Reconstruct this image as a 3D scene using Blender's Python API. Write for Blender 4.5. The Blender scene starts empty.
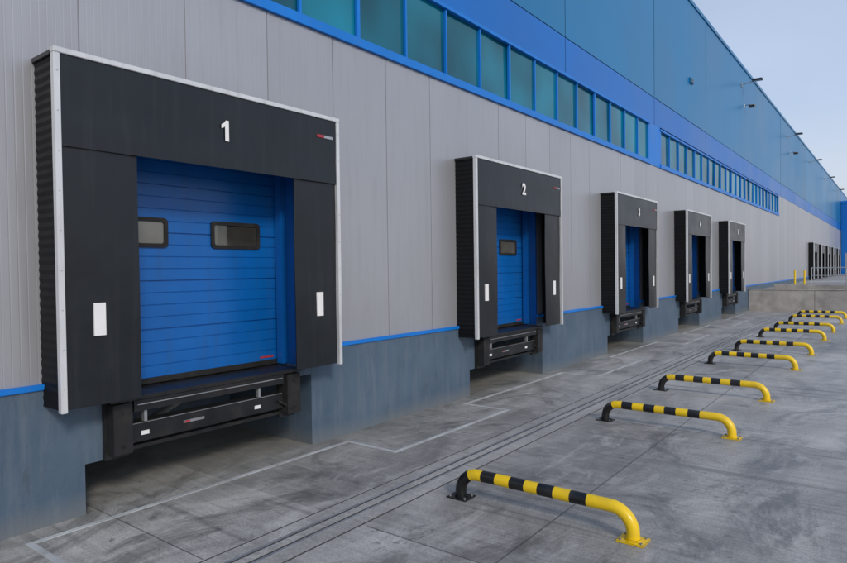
import bpy, bmesh, math, random
from mathutils import Matrix, Vector
random.seed(4)
scene = bpy.context.scene
scene.view_settings.view_transform = 'Standard'
scene.view_settings.look = 'None'
scene.view_settings.exposure = 0

# ------------------------------------------------------------------ materials
def new_mat(name):
    m = bpy.data.materials.new(name); m.use_nodes = True
    nt = m.node_tree
    b = nt.nodes['Principled BSDF']
    return m, nt, b

class NB:
    def __init__(s, nt): s.nt = nt; s.L = nt.links.new
    def n(s, t, **kw):
        x = s.nt.nodes.new(t)
        for k, v in kw.items(): setattr(x, k, v)
        return x
    def pos(s):
        return s.n('ShaderNodeNewGeometry').outputs['Position']
    def scale(s, vec, sc):
        m = s.n('ShaderNodeMapping'); m.inputs['Scale'].default_value = sc
        s.L(vec, m.inputs['Vector']); return m.outputs[0]
    def noise(s, vec, scale, detail=3, rough=0.55, dist=0):
        x = s.n('ShaderNodeTexNoise'); x.inputs['Scale'].default_value = scale
        x.inputs['Detail'].default_value = detail; x.inputs['Roughness'].default_value = rough
        x.inputs['Distortion'].default_value = dist
        s.L(vec, x.inputs['Vector']); return x.outputs['Fac']
    def ramp(s, fac, stops):
        r = s.n('ShaderNodeValToRGB'); e = r.color_ramp.elements
        while len(e) < len(stops): e.new(0.5)
        for i, (p, c) in enumerate(stops):
            e[i].position = p
            e[i].color = (c, c, c, 1) if isinstance(c, (int, float)) else (*c, 1)
        s.L(fac, r.inputs[0]); return r.outputs[0]
    def math(s, op, a, b=None, c=None):
        x = s.n('ShaderNodeMath', operation=op)
        for i, v in enumerate((a, b, c)):
            if v is None: continue
            if isinstance(v, (int, float)): x.inputs[i].default_value = v
            else: s.L(v, x.inputs[i])
        return x.outputs[0]
    def mix(s, fac, a, b, mode='MIX'):
        x = s.n('ShaderNodeMix', data_type='RGBA', blend_type=mode)
        for i, v in ((0, fac), (6, a), (7, b)):
            if isinstance(v, (int, float)): x.inputs[i].default_value = v
            elif isinstance(v, tuple): x.inputs[i].default_value = (*v, 1) if len(v) == 3 else v
            else: s.L(v, x.inputs[i])
        return x.outputs[2]
    def sep(s, vec):
        x = s.n('ShaderNodeSeparateXYZ'); s.L(vec, x.inputs[0]); return x.outputs
    def bump(s, h, strength, dist=0.01):
        x = s.n('ShaderNodeBump'); x.inputs['Strength'].default_value = strength
        x.inputs['Distance'].default_value = dist; s.L(h, x.inputs['Height']); return x.outputs[0]

def painted(name, col, rough=0.4, metal=0.0, var=0.15, dirt=0.25, dirtcol=(0.12, 0.11, 0.1), scale=1.2,
            streak=True, bumps=0.0, spec=0.5, panel=None):
    m, nt, b = new_mat(name); N = NB(nt)
    p = N.pos()
    n1 = N.noise(p, scale, 3)
    dark = tuple(c * (1 - var) for c in col); lite = tuple(min(1, c * (1 + var)) for c in col)
    base = N.mix(N.ramp(n1, [(0.3, 0.0), (0.7, 1.0)]), dark, lite)
    if panel:
        # slight batch-to-batch tone change from one cladding panel to the next
        y = N.sep(p)[1]
        cell = N.math('FLOOR', N.math('DIVIDE', N.math('ADD', y, panel[1]), panel[0]))
        wn = N.n('ShaderNodeTexWhiteNoise', noise_dimensions='1D'); nt.links.new(cell, wn.inputs['W'])
        base = N.mix(1.0, base, N.ramp(wn.outputs['Value'], [(0.0, 1 - panel[2]), (1.0, 1.0)]), 'MULTIPLY')
    if dirt:
        sv = N.scale(p, (6, 6, 0.5)) if streak else p
        n2 = N.noise(sv, 1.5 if streak else 3, 4, 0.65)
        f = N.math('MULTIPLY', N.ramp(n2, [(0.5, 0.0), (0.8, 1.0)]), dirt)
        base = N.mix(f, base, dirtcol)
    nt.links.new(base, b.inputs['Base Color'])
    r = N.math('MULTIPLY_ADD', n1, 0.25, rough - 0.12)
    nt.links.new(r, b.inputs['Roughness'])
    b.inputs['Metallic'].default_value = metal
    b.inputs['Specular IOR Level'].default_value = spec
    if bumps:
        nt.links.new(N.bump(N.noise(p, 2.2, 2), bumps, 0.02), b.inputs['Normal'])
    return m

M = {}
M['grey_clad'] = painted('grey_cladding', (0.40, 0.41, 0.44), 0.34, 0.35, 0.06, 0.22, (0.22, 0.205, 0.20), 0.35, bumps=0.06, panel=(1.16, 25.0, 0.10))
M['teal'] = painted('teal_cladding', (0.010, 0.18, 0.40), 0.34, 0.15, 0.12, 0, scale=0.15, bumps=0.08, spec=0.35, panel=(6.9, 27.22, 0.16))
M['blue_clad'] = painted('blue_cladding', (0.004, 0.14, 0.50), 0.34, 0.05, 0.08, 0, scale=0.3, bumps=0.05, spec=0.35, panel=(6.9, 27.22, 0.12))
M['blue_trim'] = painted('blue_trim', (0.003, 0.17, 0.60), 0.4, 0.0, 0.08, 0.12, spec=0.4)
M['door_blue'] = painted('door_blue', (0.002, 0.108, 0.40), 0.32, 0.0, 0.12, 0.30, (0.03, 0.07, 0.15), 1.0)
M['dark_back'] = painted('dark_backing', (0.02, 0.03, 0.04), 0.7)  # plain dark backing, seen through the gaps between facade panels
M['fabric'] = painted('black_curtain', (0.007, 0.0095, 0.013), 0.33, 0.0, 0.25, 0.4, (0.028, 0.031, 0.035), 1.4, bumps=0.35)
M['bellows'] = painted('bellows_black', (0.005, 0.0055, 0.007), 0.6, 0.0, 0.2, 0.2, (0.012, 0.012, 0.012), 2, spec=0.2)
M['alu'] = painted('white_aluminium', (0.62, 0.64, 0.66), 0.35, 0.2, 0.05, 0.4, (0.22, 0.21, 0.19), 3)
M['white'] = painted('white_paint', (0.76, 0.76, 0.76), 0.5, 0, 0.03, 0.2, (0.4, 0.38, 0.35), 3)
M['steel'] = painted('dark_steel', (0.012, 0.013, 0.015), 0.45, 0.2, 0.3, 0.5, (0.055, 0.045, 0.038), 4, False)
M['galv'] = painted('galvanised', (0.36, 0.38, 0.40), 0.42, 0.5, 0.15, 0.5, (0.11, 0.10, 0.09), 5, False)
M['rubber'] = painted('rubber', (0.009, 0.009, 0.010), 0.7, 0, 0.3, 0.6, (0.04, 0.04, 0.036), 6, False)
M['yellow'] = painted('yellow_paint', (0.80, 0.54, 0.008), 0.30, 0, 0.05, 0.55, (0.33, 0.22, 0.05), 6, False)
M['black'] = painted('black_paint', (0.009, 0.009, 0.010), 0.30, 0, 0.2, 0.5, (0.07, 0.065, 0.055), 6, False)
M['red'] = painted('red_label', (0.40, 0.03, 0.04), 0.5)
M['lampglass'] = painted('lamp_glass', (0.5, 0.52, 0.55), 0.15)

def glass_mat(name, col, rough, sc=0.45, lo=0.5, hi=1.6, spec=0.9, bump=0.06):
    m, nt, b = new_mat(name); N = NB(nt); p = N.pos()
    n = N.ramp(N.noise(p, sc, 2), [(0.35, 0.0), (0.65, 1.0)])
    y = N.sep(p)[1]
    wn = N.n('ShaderNodeTexWhiteNoise', noise_dimensions='1D')
    nt.links.new(N.math('FLOOR', N.math('DIVIDE', N.math('ADD', y, 15.93), 1.14)), wn.inputs['W'])
    n = N.math('MULTIPLY_ADD', n, 0.55, N.math('MULTIPLY', wn.outputs['Value'], 0.45))
    c = N.mix(n, tuple(x * lo for x in col), tuple(x * hi for x in col))
    nt.links.new(c, b.inputs['Base Color'])
    b.inputs['Roughness'].default_value = rough
    b.inputs['Specular IOR Level'].default_value = spec
    nt.links.new(N.bump(N.noise(p, 0.8, 2), bump, 0.02), b.inputs['Normal'])
    return m
M['glass'] = glass_mat('teal_glass', (0.001, 0.14, 0.21), 0.04, lo=0.3, hi=1.6, spec=0.5)
M['doorglass'] = glass_mat('door_glass', (0.085, 0.085, 0.08), 0.05, 1.6, 0.4, 1.8, spec=1.0, bump=0.15)

# plinth: slate blue paint with dirt near the ground
m, nt, b = new_mat('plinth_paint'); N = NB(nt); p = N.pos()
n1 = N.noise(p, 0.9, 4, 0.6)
c = N.mix(N.ramp(n1, [(0.3, 0.0), (0.7, 1.0)]), (0.052, 0.088, 0.135), (0.084, 0.128, 0.182))
n2 = N.noise(N.scale(p, (5, 5, 0.5)), 1.6, 4, 0.7)
c = N.mix(N.math('MULTIPLY', N.ramp(n2, [(0.5, 0.0), (0.72, 1.0)]), 0.4), c, (0.15, 0.18, 0.21))
n4 = N.noise(N.scale(p, (3, 3, 0.7)), 2.4, 5, 0.75)
c = N.mix(N.math('MULTIPLY', N.ramp(n4, [(0.56, 0.0), (0.7, 1.0)]), 0.4), c, (0.035, 0.045, 0.055))
z = N.sep(p)[2]
low = N.math('MULTIPLY', N.ramp(N.math('ADD', z, N.math('MULTIPLY', n1, 0.30)), [(0.12, 1.0), (0.38, 0.0)]), 0.55)
c = N.mix(low, c, (0.18, 0.18, 0.17))
nt.links.new(c, b.inputs['Base Color']); b.inputs['Roughness'].default_value = 0.6
nt.links.new(N.bump(N.noise(p, 25, 4, 0.7), 0.35, 0.01), b.inputs['Normal'])
M['plinth'] = m

def concrete(name, lo, hi, joints=True, tint=(1, 0.985, 0.955), stain=0.75):
    m, nt, b = new_mat(name); N = NB(nt); p = N.pos()
    x, y, z = N.sep(p)
    big = N.noise(p, 0.22, 3, 0.6, 0.6)
    mid = N.noise(N.scale(p, (1.0, 0.45, 1)), 1.1, 6, 0.68, 0.8)
    fine = N.noise(p, 45, 3, 0.75)
    brush = N.noise(N.scale(p, (0.6, 9, 1)), 2.0, 3, 0.6)
    L = tuple(lo * t for t in tint); H = tuple(hi * t for t in tint)
    v = N.math('ADD', N.math('MULTIPLY', big, 0.4), N.math('MULTIPLY', mid, 0.6))
    c = N.mix(N.ramp(v, [(0.40, 0.0), (0.58, 1.0)]), L, H)
    c = N.mix(1.0, c, N.ramp(fine, [(0.25, 0.62), (0.75, 1.30)]), 'MULTIPLY')
    c = N.mix(0.7, c, N.ramp(brush, [(0.3, 0.74), (0.7, 1.14)]), 'MULTIPLY')
    st = N.noise(N.scale(p, (1, 0.6, 1)), 0.75, 7, 0.75, 1.5)
    stf = N.math('MULTIPLY', N.ramp(st, [(0.52, 0.0), (0.63, 1.0)]), stain)
    c = N.mix(stf, c, tuple(lo * 0.5 * t for t in tint))
    if joints:
        cx = N.math('FLOOR', N.math('DIVIDE', N.math('ADD', x, 2.6), 5.0))
        cy = N.math('FLOOR', N.math('DIVIDE', N.math('ADD', y, 0.99), 5.22))
        wn = N.n('ShaderNodeTexWhiteNoise', noise_dimensions='1D')
        nt.links.new(N.math('MULTIPLY_ADD', cx, 17.3, cy), wn.inputs['W'])
        c = N.mix(1.0, c, N.ramp(wn.outputs['Value'], [(0.0, 0.80), (1.0, 1.10)]), 'MULTIPLY')
        bl = N.noise(N.scale(p, (1, 0.5, 1)), 1.9, 5, 0.7, 1.0)
        c = N.mix(N.math('MULTIPLY', N.ramp(bl, [(0.54, 0.0), (0.68, 1.0)]), 0.5), c, (0.50, 0.495, 0.475))
        sp = N.noise(p, 7, 2, 0.5)
        c = N.mix(N.math('MULTIPLY', N.ramp(sp, [(0.67, 0.0), (0.73, 1.0)]), 0.55), c, (lo * 0.4,) * 3)
        # old oil drips
        oi = N.noise(p, 1.35, 3, 0.5, 0.2)
        c = N.mix(N.math('MULTIPLY', N.ramp(oi, [(0.68, 0.0), (0.76, 1.0)]), 0.6), c, (0.07, 0.065, 0.06))
        # tyre scuffs running towards the docks
        ty = N.noise(N.scale(p, (0.12, 3.2, 1)), 1.7, 3, 0.6, 0.3)
        tm = N.noise(p, 0.5, 2)
        tf = N.math('MULTIPLY', N.math('MULTIPLY', N.ramp(ty, [(0.58, 0.0), (0.66, 1.0)]), N.ramp(tm, [(0.42, 0.0), (0.55, 1.0)])), 0.42)
        c = N.mix(tf, c, (0.07, 0.07, 0.07))
        wob = N.math('MULTIPLY', N.math('SUBTRACT', fine, 0.5), 0.012)
        def line(coord, period, off, w):
            f = N.math('FRACT', N.math('DIVIDE', N.math('ADD', N.math('ADD', coord, wob), off), period))
            d = N.math('MULTIPLY', N.math('ABSOLUTE', N.math('SUBTRACT', f, 0.5)), period)
            return N.math('LESS_THAN', d, w)
        j = N.math('MAXIMUM', line(y, 5.22, 3.6, 0.009), line(x, 5.0, 0.1, 0.009))
        j = N.math('MULTIPLY', j, N.math('GREATER_THAN', x, -3.95))
        j2 = N.math('MULTIPLY', line(y, 6.96, 0.55, 0.008), N.math('LESS_THAN', x, -4.6))
        j = N.math('MAXIMUM', j, j2)
        vo = N.n('ShaderNodeTexVoronoi', feature='DISTANCE_TO_EDGE'); vo.inputs['Scale'].default_value = 0.16
        nz = N.n('ShaderNodeTexNoise'); nz.inputs['Scale'].default_value = 1.0; nz.inputs['Detail'].default_value = 6
        nt.links.new(p, nz.inputs['Vector'])
        dv = N.mix(0.5, p, nz.outputs['Color'], 'ADD')
        nt.links.new(dv, vo.inputs['Vector'])
        cr = N.math('MULTIPLY', N.math('LESS_THAN', vo.outputs['Distance'], 0.0008), 0.4)
        j = N.math('MAXIMUM', j, cr)
        c = N.mix(N.math('MULTIPLY', j, 0.7), c, (0.05, 0.05, 0.05))
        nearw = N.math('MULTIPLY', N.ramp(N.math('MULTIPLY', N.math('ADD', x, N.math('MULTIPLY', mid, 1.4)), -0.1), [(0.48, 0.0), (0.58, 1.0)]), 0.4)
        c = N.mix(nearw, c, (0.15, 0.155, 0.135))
    nt.links.new(c, b.inputs['Base Color'])
    r = N.math('SUBTRACT', N.math('MULTIPLY_ADD', mid, 0.55, 0.26), N.math('MULTIPLY', stf, 0.18))
    nt.links.new(r, b.inputs['Roughness'])
    h = N.math('ADD', N.math('MULTIPLY', fine, 0.5), N.math('MULTIPLY', mid, 1.2))
    nt.links.new(N.bump(h, 0.45, 0.008), b.inputs['Normal'])
    return m
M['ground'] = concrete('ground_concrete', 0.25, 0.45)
M['drainc'] = concrete('drain_concrete', 0.27, 0.43, False, stain=0.4)
M['ret'] = concrete('retaining_concrete', 0.30, 0.44, False, (1.0, 0.95, 0.88), 0.35)

# ------------------------------------------------------------------ mesh helpers
class MB:
    def __init__(s): s.v = []; s.f = []; s.mi = []; s.mats = []
    def mat(s, m):
        m = M[m] if isinstance(m, str) else m
        if m not in s.mats: s.mats.append(m)
        return s.mats.index(m)
    def box(s, x0, x1, y0, y1, z0, z1, m):
        k = s.mat(m); o = len(s.v)
        s.v += [(x, y, z) for x in (x0, x1) for y in (y0, y1) for z in (z0, z1)]
        for q in ((0, 1, 3, 2), (4, 6, 7, 5), (0, 4, 5, 1), (2, 3, 7, 6), (0, 2, 6, 4), (1, 5, 7, 3)):
            s.f.append([o + i for i in q]); s.mi.append(k)
    def quad(s, pts, m):
        k = s.mat(m); o = len(s.v); s.v += pts; s.f.append(list(range(o, o + len(pts)))); s.mi.append(k)
    def cyl(s, p0, p1, r, m, seg=14):
        k = s.mat(m); o = len(s.v)
        a = Vector(p0); b = Vector(p1); d = (b - a).normalized()
        u = d.orthogonal().normalized(); w = d.cross(u)
        for c in (a, b):
            for i in range(seg):
                t = 2 * math.pi * i / seg
                s.v.append(tuple(c + u * r * math.cos(t) + w * r * math.sin(t)))
        for i in range(seg):
            j = (i + 1) % seg
            s.f.append([o + i, o + j, o + seg + j, o + seg + i]); s.mi.append(k)
        s.f.append([o + i for i in range(seg)][::-1]); s.mi.append(k)
        s.f.append([o + seg + i for i in range(seg)]); s.mi.append(k)
    def mesh(s, name, bevel=0):
        me = bpy.data.meshes.new(name)
        me.from_pydata(s.v, [], s.f)
        for m in s.mats: me.materials.append(m)
        me.polygons.foreach_set('material_index', s.mi)
        bm = bmesh.new(); bm.from_mesh(me)
        bmesh.ops.recalc_face_normals(bm, faces=bm.faces)
        if bevel:
            es = [e for e in bm.edges if len(e.link_faces) == 2 and e.calc_face_angle(0) > 0.9]
            bmesh.ops.bevel(bm, geom=es, offset=bevel, segments=2, affect='EDGES', clamp_overlap=True)
        bm.to_mesh(me); bm.free(); me.update()
        return me
def obj(name, me, parent=None, loc=(0, 0, 0)):
    o = bpy.data.objects.new(name, me); scene.collection.objects.link(o)
    o.location = loc
    if parent: o.parent = parent
    return o
def empty(name, loc=(0, 0, 0)):
    o = bpy.data.objects.new(name, None); o.location = loc; scene.collection.objects.link(o); return o
def smooth(me, ang=40):
    for p in me.polygons: p.use_smooth = True
    try: me.set_sharp_from_angle(angle=math.radians(ang))
    except Exception: pass

# ------------------------------------------------------------------ constants
WX = -6.45
Y0, Y1 = -25.0, 150.0
PITCH = 6.96
docks = [4.2 + PITCH * k for k in (0, 1, 2, 3, 4)]
fardocks = [4.2 + PITCH * k for k in (9, 10, 11, 12, 13)]
alld = docks + fardocks
HW = 1.35
ZF = 1.15; ZT = 3.95

# ------------------------------------------------------------------ building
bld = empty('warehouse_building', (WX, 0, 0))
def bobj(name, mb, bevel=0):
    me = mb.mesh(name, bevel)
    o = obj(name, me, bld, (-WX, 0, 0)); return o

# finely ribbed grey cladding with flat-lock seams
pts = []
n = 0; y = Y0
NP = 16
per = 1.16 / NP
while y < Y1:
    if n % NP == 0:
        pts += [(y, 0), (y + 0.002, -0.012), (y + 0.012, -0.012), (y + 0.014, 0)]
    elif y < 70:
        pts += [(y, 0), (y + 0.008, -0.0009), (y + 0.016, 0)]
    n += 1; y = Y0 + n * per
def rib(mb, a, b, z0, z1, m='grey_clad'):
    P = [(a, 0)] + [q for q in pts if a + 0.001 < q[0] < b - 0.001] + [(b, 0)]
    k = mb.mat(m); o = len(mb.v)
    for (yy, dx) in P: mb.v += [(WX + dx, yy, z0), (WX + dx, yy, z1)]
    for i in range(len(P) - 1):
        mb.f.append([o + 2 * i, o + 2 * i + 2, o + 2 * i + 3, o + 2 * i + 1]); mb.mi.append(k)
WB, WT = 5.74, 7.12
mb = MB()
cur = Y0
for c in alld:
    rib(mb, cur, c - HW, 1.31, WB); rib(mb, c - HW, c + HW, ZT, WB); cur = c + HW
rib(mb, cur, Y1, 1.31, WB)
rib(mb, 47.9, Y1, WB + 0.002, WT)
bobj('grey_wall_cladding', mb)

# plinth
mb = MB()
PX = -6.42; BX = -8.3
cur = Y0
for c in alld:
    mb.box(BX, PX, cur, c - 1.40, -0.1, 1.30, 'plinth')
    mb.box(-6.9, PX - 0.003, c - 1.40, c - 1.13, 0.5, 1.13, 'plinth')
    mb.box(-6.9, PX - 0.003, c - 1.40, c - 1.352, 1.13, 1.297, 'plinth')
    mb.box(-6.9, PX - 0.003, c + 1.352, c + 1.60, 0.98, 1.297, 'plinth')
    mb.box(BX - 0.2, BX, c - 1.6, c + 1.7, -0.1, 1.2, 'plinth')
    mb.box(BX, -6.76, c - 1.40, c + 1.60, 0.93, 1.12, 'ret')
    cur = c + 1.60
mb.box(BX, PX, cur, Y1, -0.1, 1.30, 'plinth')
bobj('plinth_wall', mb, 0)
# blue flashing above plinth
mb = MB(); cur = Y0
for c in alld:
    mb.box(WX - 0.02, WX + 0.055, cur, c - 1.36, 1.303, 1.358, 'blue_trim'); cur = c + 1.36
mb.box(WX - 0.02, WX + 0.055, cur, Y1, 1.303, 1.358, 'blue_trim')
bobj('blue_flashing', mb, 0.006)

# door reveals + doors
mb = MB(); dm = MB()
DX = -6.75
for c in alld:
    mb.box(-6.95, WX + 0.012, c - HW - 0.05, c - HW, ZF - 0.01, ZT + 0.05, 'door_blue')
    mb.box(-6.95, WX + 0.012, c + HW, c + HW + 0.05, ZF - 0.01, ZT + 0.05, 'door_blue')
    mb.box(-6.95, WX + 0.012, c - HW, c + HW, ZT, ZT + 0.05, 'door_blue')
    mb.box(-6.72, -6.60, c + HW - 0.09, c + HW - 0.003, ZF, ZT - 0.003, 'door_blue')
    mb.box(-6.72, -6.60, c - HW + 0.003, c - HW + 0.09, ZF, ZT - 0.003, 'door_blue')
    k = dm.mat('door_blue'); prof = []
    z = ZF + 0.06
    i = 0
    while z < ZT:
        sect = (i % 4 == 3)
        prof += [(z, 0.0), (z + 0.125 if not sect else z + 0.122, 0.0)]
        if sect: prof += [(z + 0.124, -0.018), (z + 0.134, -0.018)]
        else: prof += [(z + 0.129, -0.009), (z + 0.134, -0.009)]
        z += 0.138; i += 1
    o = len(dm.v)
    for (zz, dx) in prof: dm.v += [(DX + dx, c - HW, zz), (DX + dx, c + HW, zz)]
    for q in range(len(prof) - 1):
        dm.f.append([o + 2 * q, o + 2 * q + 1, o + 2 * q + 3, o + 2 * q + 2]); dm.mi.append(k)
    dm.box(DX - 0.03, DX + 0.012, c - HW, c + HW, ZF - 0.005, ZF + 0.06, 'rubber')
    for s in (-1, 1):
        y0 = c + s * 0.65 - 0.365; y1 = y0 + 0.73
        z0, z1 = 2.69, 3.03; w = 0.045
        def rr(a0, a1, b0, b1, r):
            out = []
            for (cy, cz, st) in ((a1 - r, b1 - r, 0), (a0 + r, b1 - r, 90), (a0 + r, b0 + r, 180), (a1 - r, b0 + r, 270)):
                for q in range(5):
                    t = math.radians(st + q * 22.5); out.append((cy + r * math.cos(t), cz + r * math.sin(t)))
            return out
        A = rr(y0, y1, z0, z1, 0.05); B = rr(y0 + w, y1 - w, z0 + w, z1 - w, 0.03)
        kk = dm.mat('rubber'); o = len(dm.v); nn = len(A)
        dm.v += [(DX, a, b2) for a, b2 in A] + [(DX + 0.025, a, b2) for a, b2 in A] + [(DX + 0.025, a, b2) for a, b2 in B] + [(DX + 0.006, a, b2) for a, b2 in B]
        for q in range(nn):
            q2 = (q + 1) % nn
            for l in range(3):
                dm.f.append([o + l * nn + q, o + l * nn + q2, o + (l + 1) * nn + q2, o + (l + 1) * nn + q]); dm.mi.append(kk)
        dm.quad([(DX + 0.006, a, b2) for a, b2 in B], 'doorglass')
    dm.box(DX, DX + 0.006, c + 1.0, c + 1.22, ZF + 0.09, ZF + 0.115, 'red')
bobj('door_reveals', mb, 0.004); bobj('sectional_doors', dm)

# window bands
mb = MB(); gm = MB()
def band(a, b, n, top):
    mb.box(WX - 0.04, WX + 0.05, a, b, WB + 0.003, WB + 0.14, 'blue_trim')
    mb.box(WX - 0.04, WX + 0.05, a, b, top - 0.07, top, 'blue_trim')
    w = (b - a) / n
    for i in range(n + 1):
        yy = a + i * w; hw = 0.022 if i % 4 else 0.034
        if i == 0: y_0, y_1 = yy, yy + 0.12
        elif i == n: y_0, y_1 = yy - 0.12, yy
        else: y_0, y_1 = yy - hw, yy + hw
        mb.box(WX - 0.035, WX + 0.02, y_0, y_1, WB + 0.14, top - 0.07, 'blue_trim')
    for i in range(n):
        k = random.uniform(-0.012, 0.012); k2 = random.uniform(-0.01, 0.01)
        gm.quad([(WX - 0.035 + k, a + i * w, WB + 0.13), (WX - 0.035 - k, a + i * w + w, WB + 0.13),
                 (WX - 0.035 - k + k2, a + i * w + w, top - 0.06), (WX - 0.035 + k + k2, a + i * w, top - 0.06)], 'glass')
band(20.55 - 1.14 * 32, 20.55, 32, WT)
band(21.65, 47.75, 23, WT - 0.06)
mb.box(WX - 0.04, WX + 0.02, 20.55, 21.65, WB + 0.003, WT - 0.003, 'blue_trim')
mb.box(WX - 0.04, WX + 0.02, 47.75, 47.9, WB + 0.003, WT, 'grey_clad')
mb.box(WX - 0.04, WX + 0.02, Y0, 20.55 - 1.14 * 32, WB + 0.003, WT, 'grey_clad')
bobj('window_frames', mb, 0.004); bobj('window_glass', gm)

# upper facade panels
mb = MB(); TOP = 12.7
mb.box(WX - 0.3, WX - 0.06, Y0, Y1, WT, TOP - 0.05, 'dark_back')
mb.box(WX - 0.3, WX - 0.06, Y0, Y1, WT - 1.45, WT - 0.0, 'dark_back')
rows = [(WT + 0.004, 8.0, 'blue_clad'), (8.015, 12.62, 'teal')]
j = 21.08 - 6.9 * 7
while j < Y1:
    a = max(j, Y0); b = min(j + 6.9, Y1)
    for (z0, z1, m) in rows:
        k = random.uniform(-0.004, 0.004)
        mb.box(WX - 0.05, WX + 0.01 + k, a + 0.012, b - 0.012, z0, z1, m)
    j += 6.9
mb.box(WX - 0.35, WX + 0.05, Y0, Y1, 12.63, 12.78, 'teal')
bobj('upper_facade_panels', mb, 0.004)
mb = MB()
mb.box(-70, WX - 0.31, Y0, Y1, 12.4, 12.6, 'galv')
mb.box(-70, WX - 0.02, Y0 - 0.2, Y0, 0, 12.7, 'grey_clad')
mb.box(-70, WX - 0.02, Y1, Y1 + 0.2, 0, 12.7, 'grey_clad')
mb.box(-70.2, -70, Y0, Y1, 0, 12.7, 'grey_clad')
mb.box(-9.5, -9.3, Y0, Y1, 0, 12.4, 'dark_back')
bobj('roof_and_rear_walls', mb)
mb = MB()
mb.box(WX + 0.06, -3.2, 104, 120, 0, 11, 'blue_clad')
mb.box(WX + 0.06, -3.15, 103.9, 120.1, 11, 11.25, 'blue_trim')
mb.box(WX + 0.5, -4.0, 103.97, 104.0, 1.1, 4.0, 'grey_clad')
bobj('blue_projecting_bay', mb)

# ------------------------------------------------------------------ dock shelters (local coords: y rel. centre)
FX = -6.0
def text_mesh(txt, size):
    if txt == '1':
        mb = MB(); h = 0.115
        P = [(-0.012, -h), (0.038, -h), (0.038, h), (0.0, h), (-0.03, h - 0.035), (-0.058, h - 0.05), (-0.058, h - 0.095), (-0.03, h - 0.082), (-0.012, h - 0.068)]
        mb.quad([(a, b2, 0) for a, b2 in P], 'white')
        return mb.mesh('num')
    cu = bpy.data.curves.new('num', 'FONT'); cu.body = txt; cu.size = size
    cu.align_x = 'CENTER'; cu.align_y = 'CENTER'; cu.extrude = 0.002; cu.offset = 0.010
    o = bpy.data.objects.new('tmp', cu); scene.collection.objects.link(o)
    bpy.context.view_layer.update()
    dg = bpy.context.evaluated_depsgraph_get()
    me = bpy.data.meshes.new_from_object(o.evaluated_get(dg))
    bpy.data.objects.remove(o); me.materials.clear(); me.materials.append(M['white']); return me
W = 1.78; SB = 1.15; ST = 4.42
def grid_panel(mb, x, y0, y1, z0, z1, m, bow, ny=8, nz=14, seed=0, thick=0.012):
    rnd = random.Random(seed); ph = rnd.uniform(0, 6)
    k = mb.mat(m)
    for side in (0, 1):
        o = len(mb.v)
        for i in range(ny + 1):
            for jz in range(nz + 1):
                u = i / ny; v = jz / nz
                dx = bow * math.sin(math.pi * u) * (0.5 + 0.5 * math.sin(ph + 3.1 * v)) + bow * 0.5 * math.sin(ph + 5 * v + 2 * u) * math.sin(math.pi * v)
                mb.v.append((x + dx - side * thick, y0 + (y1 - y0) * u, z0 + (z1 - z0) * v))
        for i in range(ny):
            for jz in range(nz):
                a = o + i * (nz + 1) + jz
                mb.f.append([a, a + nz + 1, a + nz + 2, a + 1]); mb.mi.append(k)
    o2 = o; o1 = o - (ny + 1) * (nz + 1)
    def idx(i, jz): return i * (nz + 1) + jz
    loop = [idx(i, 0) for i in range(ny + 1)] + [idx(ny, q) for q in range(1, nz + 1)] + [idx(i, nz) for i in range(ny - 1, -1, -1)] + [idx(0, q) for q in range(nz - 1, 0, -1)]
    for q in range(len(loop)):
        a, b2 = loop[q], loop[(q + 1) % len(loop)]
        mb.f.append([o1 + a, o1 + b2, o2 + b2, o2 + a]); mb.mi.append(k)

sh_parts = {}
mb = MB()
for s in (-1, 1):
    k = mb.mat('bellows'); o = len(mb.v); zz = []
    nf = 40
    for i in range(nf * 2 + 1):
        zz.append((SB + (ST - 0.05 - SB) * i / (nf * 2), 0.0 if i % 2 else 0.007))
    for (z, d) in zz:
        yy = s * (W - 0.022 + d)
        mb.v += [(WX + 0.005, yy, z), (FX - 0.06, yy, z)]
    for i in range(len(zz) - 1):
        mb.f.append([o + 2 * i, o + 2 * i + 1, o + 2 * i + 3, o + 2 * i + 2]); mb.mi.append(k)
    mb.box(WX + 0.005, FX - 0.06, s * (W - 0.10) - 0.01, s * (W - 0.10) + 0.01, SB, ST - 0.06, 'bellows')
mb.box(WX + 0.004, FX - 0.03, -W + 0.03, W - 0.03, ST - 0.055, ST - 0.035, 'bellows')
sh_parts['side_bellows'] = mb.mesh('side_bellows')
mb = MB()
mb.box(FX - 0.05, FX + 0.015, -W, -W + 0.055, SB - 0.02, ST - 0.03, 'alu')
mb.box(FX - 0.05, FX + 0.015, W - 0.055, W, SB - 0.02, ST - 0.03, 'alu')
mb.box(FX - 0.06, FX + 0.02, -W, W, ST - 0.03, ST + 0.02, 'alu')
for s in (-1, 1):
    for i in range(9):
        zc = SB + 0.2 + i * 0.36
        mb.cyl((FX + 0.012, s * (W - 0.027), zc), (FX + 0.021, s * (W - 0.027), zc), 0.009, 'galv', 8)
sh_parts['aluminium_frame'] = mb.mesh('aluminium_frame', 0.004)
mb = MB()
for s in (-1, 1):
    mb.box(WX + 0.004, FX - 0.06, s * (W - 0.015) - 0.02, s * (W - 0.015) + 0.02, ST - 0.045, ST + 0.0, 'steel')
sh_parts['side_rails'] = mb.mesh('side_rails', 0.004)
mb = MB()
grid_panel(mb, FX + 0.0, -W + 0.058, W - 0.058, 3.56, ST - 0.033, 'fabric', 0.010, 24, 8, 3)
sh_parts['head_curtain'] = mb.mesh('head_curtain'); smooth(sh_parts['head_curtain'])
mb = MB()
grid_panel(mb, FX - 0.03, -W + 0.058, -W + 0.77, SB, 3.60, 'fabric', 0.016, 8, 16, 5)
grid_panel(mb, FX - 0.03, W - 0.77, W - 0.058, SB, 3.60, 'fabric', 0.016, 8, 16, 8)
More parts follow.
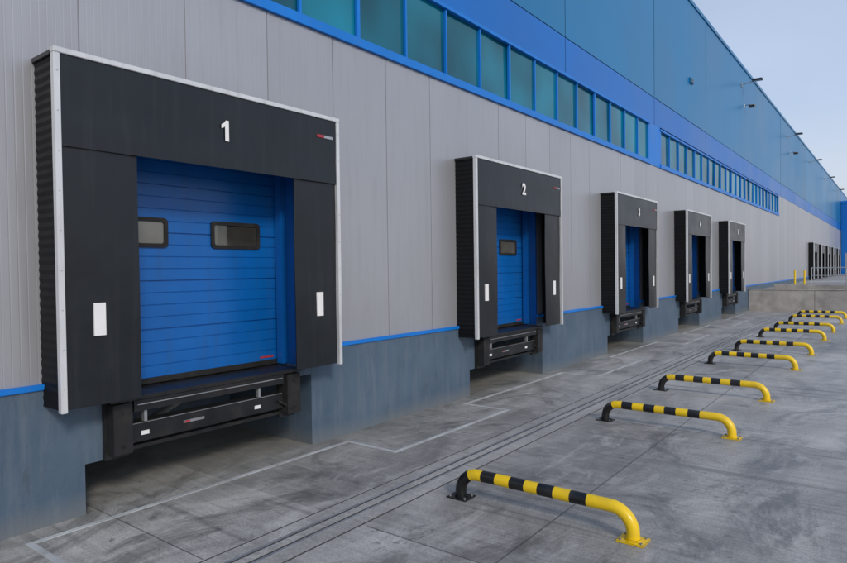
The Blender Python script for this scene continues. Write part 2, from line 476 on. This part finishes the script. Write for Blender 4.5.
sh_parts['side_curtains'] = mb.mesh('side_curtains'); smooth(sh_parts['side_curtains'])
mb = MB()
for s in (-1, 1):
    mb.box(FX - 0.028, FX - 0.010, s * 1.41 - 0.055, s * 1.41 + 0.055, 1.81, 2.12, 'white')
mb.box(FX + 0.004, FX + 0.012, 1.38, 1.50, 4.14, 4.175, 'red')
mb.box(FX + 0.004, FX + 0.012, 1.504, 1.66, 4.14, 4.175, 'galv')
sh_parts['marker_plates'] = mb.mesh('marker_plates')
# leveller (local)
mb = MB()
mb.box(-6.74, -6.24, -1.22, 1.27, 1.085, 1.13, 'steel')
mb.box(-6.30, -6.245, -0.98, 0.98, 0.965, 1.08, 'steel')
mb.box(-6.245, -6.236, -0.95, 0.95, 1.030, 1.042, 'galv')
mb.box(-6.46, -6.30, -1.0, 1.0, 0.64, 0.84, 'steel')
mb.box(-6.30, -6.292, -0.98, 0.98, 0.828, 0.836, 'galv')
mb.box(-6.46, -6.36, -1.0, 1.0, 0.55, 0.59, 'steel')
for yy in (-0.84, 0.62):
    mb.box(-6.33, -6.28, yy - 0.018, yy + 0.018, 0.842, 0.963, 'galv')
for yy in (-0.84, 0.60):
    mb.box(-6.30, -6.293, yy - 0.045, yy + 0.045, 0.70, 0.745, 'white')
mb.box(-6.30, -6.293, -0.40, -0.14, 0.725, 0.757, 'galv')
mb.box(-6.293, -6.290, -0.39, -0.32, 0.73, 0.752, 'red')
mb.cyl((-7.9, -0.3, 0.3), (-6.5, -0.3, 0.95), 0.04, 'galv')
mb.cyl((-6.27, 0.9, 0.75), (-6.22, 1.1, 0.62), 0.012, 'rubber', 8)
lev = mb.mesh('leveller_deck', 0.003)
mb = MB()
for (a, b2) in ((-1.22, -0.99), (1.0, 1.25)):
    mb.box(-6.41, -6.36, a - 0.01, b2 + 0.01, 0.50, 1.083, 'steel')
    mb.box(-6.36, -6.225, a + 0.015, b2 - 0.015, 0.56, 1.07, 'rubber')
    for zz in (0.64, 0.98):
        mb.cyl((-6.226, (a + b2) / 2, zz), (-6.218, (a + b2) / 2, zz), 0.018, 'steel', 10)
bump_me = mb.mesh('rubber_bumpers', 0.008)

for i, c in enumerate(alld):
    e = empty('dock_shelter', (0, c, 0))
    for nm, me in sh_parts.items(): obj(nm, me, e)
    t = obj('number_sign', text_mesh(str(i + 1), 0.31), e, (FX + 0.018, 0, 3.98))
    t.rotation_euler = (math.radians(90), 0, math.radians(90))
    e2 = empty('dock_leveller', (0, c, 0))
    obj('deck', lev, e2); obj('bumpers', bump_me, e2)

# ------------------------------------------------------------------ ground
mb = MB()
mb.quad([(-700, -700, 0), (700, -700, 0), (700, 1200, 0), (-700, 1200, 0)], 'ground')
obj('ground', mb.mesh('ground'))
M['slot'] = painted('slot_dark', (0.05, 0.05, 0.05), 0.8, 0, 0.2, 0.8, (0.18, 0.18, 0.17), 2, False)
mb = MB()
mb.box(-4.56, -4.02, -20, 36.9, -0.02, 0.004, 'drainc')
mb.box(-4.577, -4.563, -20, 36.9, -0.02, 0.0045, 'slot')
mb.box(-4.017, -4.003, -20, 36.9, -0.02, 0.0045, 'slot')
mb.box(-4.40, -4.37, -20, 36.9, -0.02, 0.0075, 'galv')
mb.box(-4.22, -4.19, -20, 36.9, -0.02, 0.0075, 'galv')
mb.box(-4.37, -4.345, -20, 36.9, -0.02, 0.0062, 'slot')
mb.box(-4.245, -4.22, -20, 36.9, -0.02, 0.0062, 'slot')
yy = -20
while yy < 36.4:
    mb.box(-4.343, -4.247, yy + 0.004, yy + 0.496, 0.0, 0.0072, 'drainc'); yy += 0.5
obj('drain_channel', mb.mesh('drain_channel'))
# metal strip meander
mb = MB(); w = 0.03; XI, XO = -6.12, -5.26
for k in range(-3, 5):
    a0 = 6.2 + PITCH * (k - 1); a1 = a0 + 2.95; a2 = a0 + PITCH
    mb.box(XO - w, XO + w, a0 - w, a1 + w, 0.001, 0.006, 'alu')
    mb.box(XI - w, XO - w, a0 - w, a0 + w, 0.001, 0.006, 'alu')
    mb.box(XI - w, XO - w, a1 - w, a1 + w, 0.001, 0.006, 'alu')
    if a2 < 37: mb.box(XI - w, XI + w, a1 + w, a2 - w, 0.001, 0.006, 'alu')
mg = painted('worn_strip', (0.50, 0.52, 0.53), 0.5, 0.1, 0.2, 0.95, (0.28, 0.28, 0.27), 2.5, False)
me = mb.mesh('ground_metal_strip'); me.materials.clear(); me.materials.append(mg)
for p_ in me.polygons: p_.material_index = 0
obj('ground_metal_strip', me)

# raised yard & retaining wall
mb = MB()
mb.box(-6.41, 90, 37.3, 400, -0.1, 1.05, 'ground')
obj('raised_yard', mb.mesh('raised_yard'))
mb = MB()
x = -6.40
while x < 60:
    mb.box(x + 0.006, x + 2.994, 37.0, 37.29, -0.05, 1.10, 'ret'); x += 3.0
mb.box(-5.3, 60, 37.55, 37.85, 1.06, 1.38, 'ret')
mb.box(-6.40, 60, 36.97, 37.29, 1.103, 1.16, 'ret')
obj('retaining_wall', mb.mesh('retaining_wall', 0.01))
mb = MB()
x = -3.6
while x < 20:
    mb.cyl((x, 37.7, 1.38), (x, 37.7, 2.25), 0.024, 'galv', 8); x += 1.5
mb.cyl((-3.6, 37.7, 2.25), (20, 37.7, 2.25), 0.024, 'galv', 8)
mb.cyl((-3.6, 37.7, 1.85), (20, 37.7, 1.85), 0.018, 'galv', 8)
obj('handrail', mb.mesh('handrail'))
mb = MB()
mb.cyl((0, 0, 0), (0, 0, 1.0), 0.055, 'yellow')
mb.cyl((0, 0, 1.0), (0, 0, 1.03), 0.04, 'yellow'); mb.box(-0.1, 0.1, -0.1, 0.1, 0, 0.015, 'yellow')
bo = mb.mesh('bollard', 0.004)
for loc in ((-5.3, 46, 1.05), (-4.7, 45.3, 1.05)): obj('bollard', bo, None, loc)

# ------------------------------------------------------------------ safety barriers
def barrier_mesh():
    X0, X1 = -3.67, -1.86; R = 0.058; H = 0.27; BR = 0.20
    path = [(X0, 0.02), (X0, 0.05)]
    for i in range(0, 9):
        t = math.radians(180 - i * 90 / 8)
        path.append((X0 + BR + BR * math.cos(t), H - BR + BR * math.sin(t)))
    ns = 60
    for i in range(1, ns):
        path.append((X0 + BR + (X1 - X0 - 2 * BR) * i / ns, H))
    for i in range(0, 9):
        t = math.radians(90 - i * 90 / 8)
        path.append((X1 - BR + BR * math.cos(t), H - BR + BR * math.sin(t)))
    path += [(X1, 0.05), (X1, 0.02)]
    mb = MB(); ky = mb.mat('yellow'); kb = mb.mat('black'); seg = 24
    n = len(path); s = [0]
    for i in range(1, n): s.append(s[-1] + math.dist(path[i], path[i - 1]))
    L = s[-1]
    for i in range(n):
        a = path[max(0, i - 1)]; b2 = path[min(n - 1, i + 1)]
        tx, tz = b2[0] - a[0], b2[1] - a[1]; l = math.hypot(tx, tz); tx /= l; tz /= l
        nx, nz = -tz, tx
        for j2 in range(seg):
            t = 2 * math.pi * j2 / seg
            mb.v.append((path[i][0] + nx * R * math.cos(t), R * math.sin(t), path[i][1] + nz * R * math.cos(t)))
    for i in range(n - 1):
        c = (s[i] + s[i + 1]) / 2
        if c < 0.27: kk = kb
        elif c > L - 0.42: kk = ky
        else: kk = ky if int((c - 0.27) / 0.162) % 2 == 0 else kb
        for j2 in range(seg):
            k2 = (j2 + 1) % seg
            mb.f.append([i * seg + j2, i * seg + k2, (i + 1) * seg + k2, (i + 1) * seg + j2]); mb.mi.append(kk)
    me1 = mb.mesh('tube'); smooth(me1, 60)
    m2 = MB()
    for (xx, mt) in ((X0, 'black'), (X1, 'yellow')):
        m2.box(xx - 0.12, xx + 0.12, -0.10, 0.10, 0.0, 0.014, mt)
        m2.cyl((xx, 0, 0.014), (xx, 0, 0.03), 0.068, mt, 20)
        for a in (-1, 1):
            for b2 in (-1, 1):
                m2.cyl((xx + a * 0.09, b2 * 0.07, 0.014), (xx + a * 0.09, b2 * 0.07, 0.03), 0.013, 'galv', 6)
    me2 = m2.mesh('foot_plates', 0.002)
    return me1, me2
tube, feet = barrier_mesh()
for i, yb in enumerate([5.36, 9.40, 12.32, 16.36, 19.28, 23.3, 26.2, 30.2, 33.2]):
    e = empty('safety_barrier', (random.uniform(-0.02, 0.02), yb, 0.0))
    a = obj('bent_tube', tube, e); b2 = obj('foot_plates', feet, e)

# ------------------------------------------------------------------ floodlights
mb = MB()
mb.box(0, 0.03, -0.08, 0.08, -0.1, 0.1, 'galv')
mb.cyl((0.02, 0, 0), (0.62, 0, 0.12), 0.022, 'galv')
mb.box(0.5, 0.95, -0.14, 0.14, 0.09, 0.19, 'steel')
mb.box(0.54, 0.92, -0.11, 0.11, 0.08, 0.089, 'lampglass')
fl = mb.mesh('floodlight', 0.01)
for yy in (35.5, 52.0, 66.0, 80, 94): obj('wall_floodlight', fl, None, (WX + 0.012, yy, 11.7))
mb = MB()
mb.box(0, 0.02, -0.06, 0.06, -0.06, 0.06, 'white'); mb.cyl((0.02, 0, 0), (0.3, 0, 0), 0.015, 'steel')
mb.box(0.2, 0.5, -0.07, 0.07, -0.16, -0.02, 'steel'); mb.cyl((0.5, 0, -0.09), (0.53, 0, -0.09), 0.05, 'black')
cm = mb.mesh('camera', 0.006)
for yy in (36.2, 53.5): obj('security_camera', cm, None, (WX + 0.012, yy, 10.8))
mb = MB()
mb.box(0, 0.06, -0.2, 0.2, -0.10, 0.10, 'teal')
for i in range(5): mb.box(0.06, 0.08, -0.18, 0.18, -0.09 + i * 0.037, -0.07 + i * 0.037, 'galv')
obj('wall_vent', mb.mesh('wall_vent', 0.004), None, (WX + 0.016, 25.6, 9.6))

# ------------------------------------------------------------------ light
w = bpy.data.worlds.new('World'); scene.world = w; w.use_nodes = True
nt = w.node_tree; bg = nt.nodes['Background']; N = NB(nt)
sky = nt.nodes.new('ShaderNodeTexSky'); sky.sky_type = 'NISHITA'; sky.sun_disc = False
EL, AZ = 30, 118
sky.sun_elevation = math.radians(EL); sky.sun_rotation = math.radians(AZ)
sky.air_density = 1.0; sky.dust_density = 2.0; sky.ozone_density = 2.0
# thin high cloud veil added over the clear sky
tc = N.n('ShaderNodeTexCoord').outputs['Generated']
zz = N.sep(tc)[2]
veil = N.ramp(zz, [(0.0, (5.9, 5.7, 5.9)), (0.22, (4.3, 5.0, 6.4)), (1.0, (4.2, 4.8, 6.2))])
cl = N.noise(N.scale(tc, (1, 1, 3)), 1.6, 5, 0.55, 0.4)
veil = N.mix(1.0, veil, N.ramp(cl, [(0.3, 0.90), (0.7, 1.08)]), 'MULTIPLY')
colr = N.mix(0.66, sky.outputs[0], veil)
nt.links.new(colr, bg.inputs[0]); bg.inputs[1].default_value = 0.14
sl = bpy.data.lights.new('sun', 'SUN'); sl.energy = 1.7; sl.angle = math.radians(10); sl.color = (1, 0.92, 0.82)
so = bpy.data.objects.new('sun', sl); scene.collection.objects.link(so)
d = Vector((math.sin(math.radians(AZ)) * math.cos(math.radians(EL)), math.cos(math.radians(AZ)) * math.cos(math.radians(EL)), math.sin(math.radians(EL))))
so.rotation_euler = d.to_track_quat('Z', 'Y').to_euler()

# ------------------------------------------------------------------ camera
cd = bpy.data.cameras.new('camera'); cam = bpy.data.objects.new('camera', cd); scene.collection.objects.link(cam)
cd.sensor_width = 36; cd.lens = 26.35; cd.clip_end = 3000; cd.clip_start = 0.05
R = Matrix.Rotation(math.radians(37.5), 4, 'Z') @ Matrix.Rotation(math.radians(90 - 1.05), 4, 'X') @ Matrix.Rotation(-0.013, 4, 'Z')
cam.matrix_world = Matrix.Translation((0, 0, 2.39)) @ R
scene.camera = cam
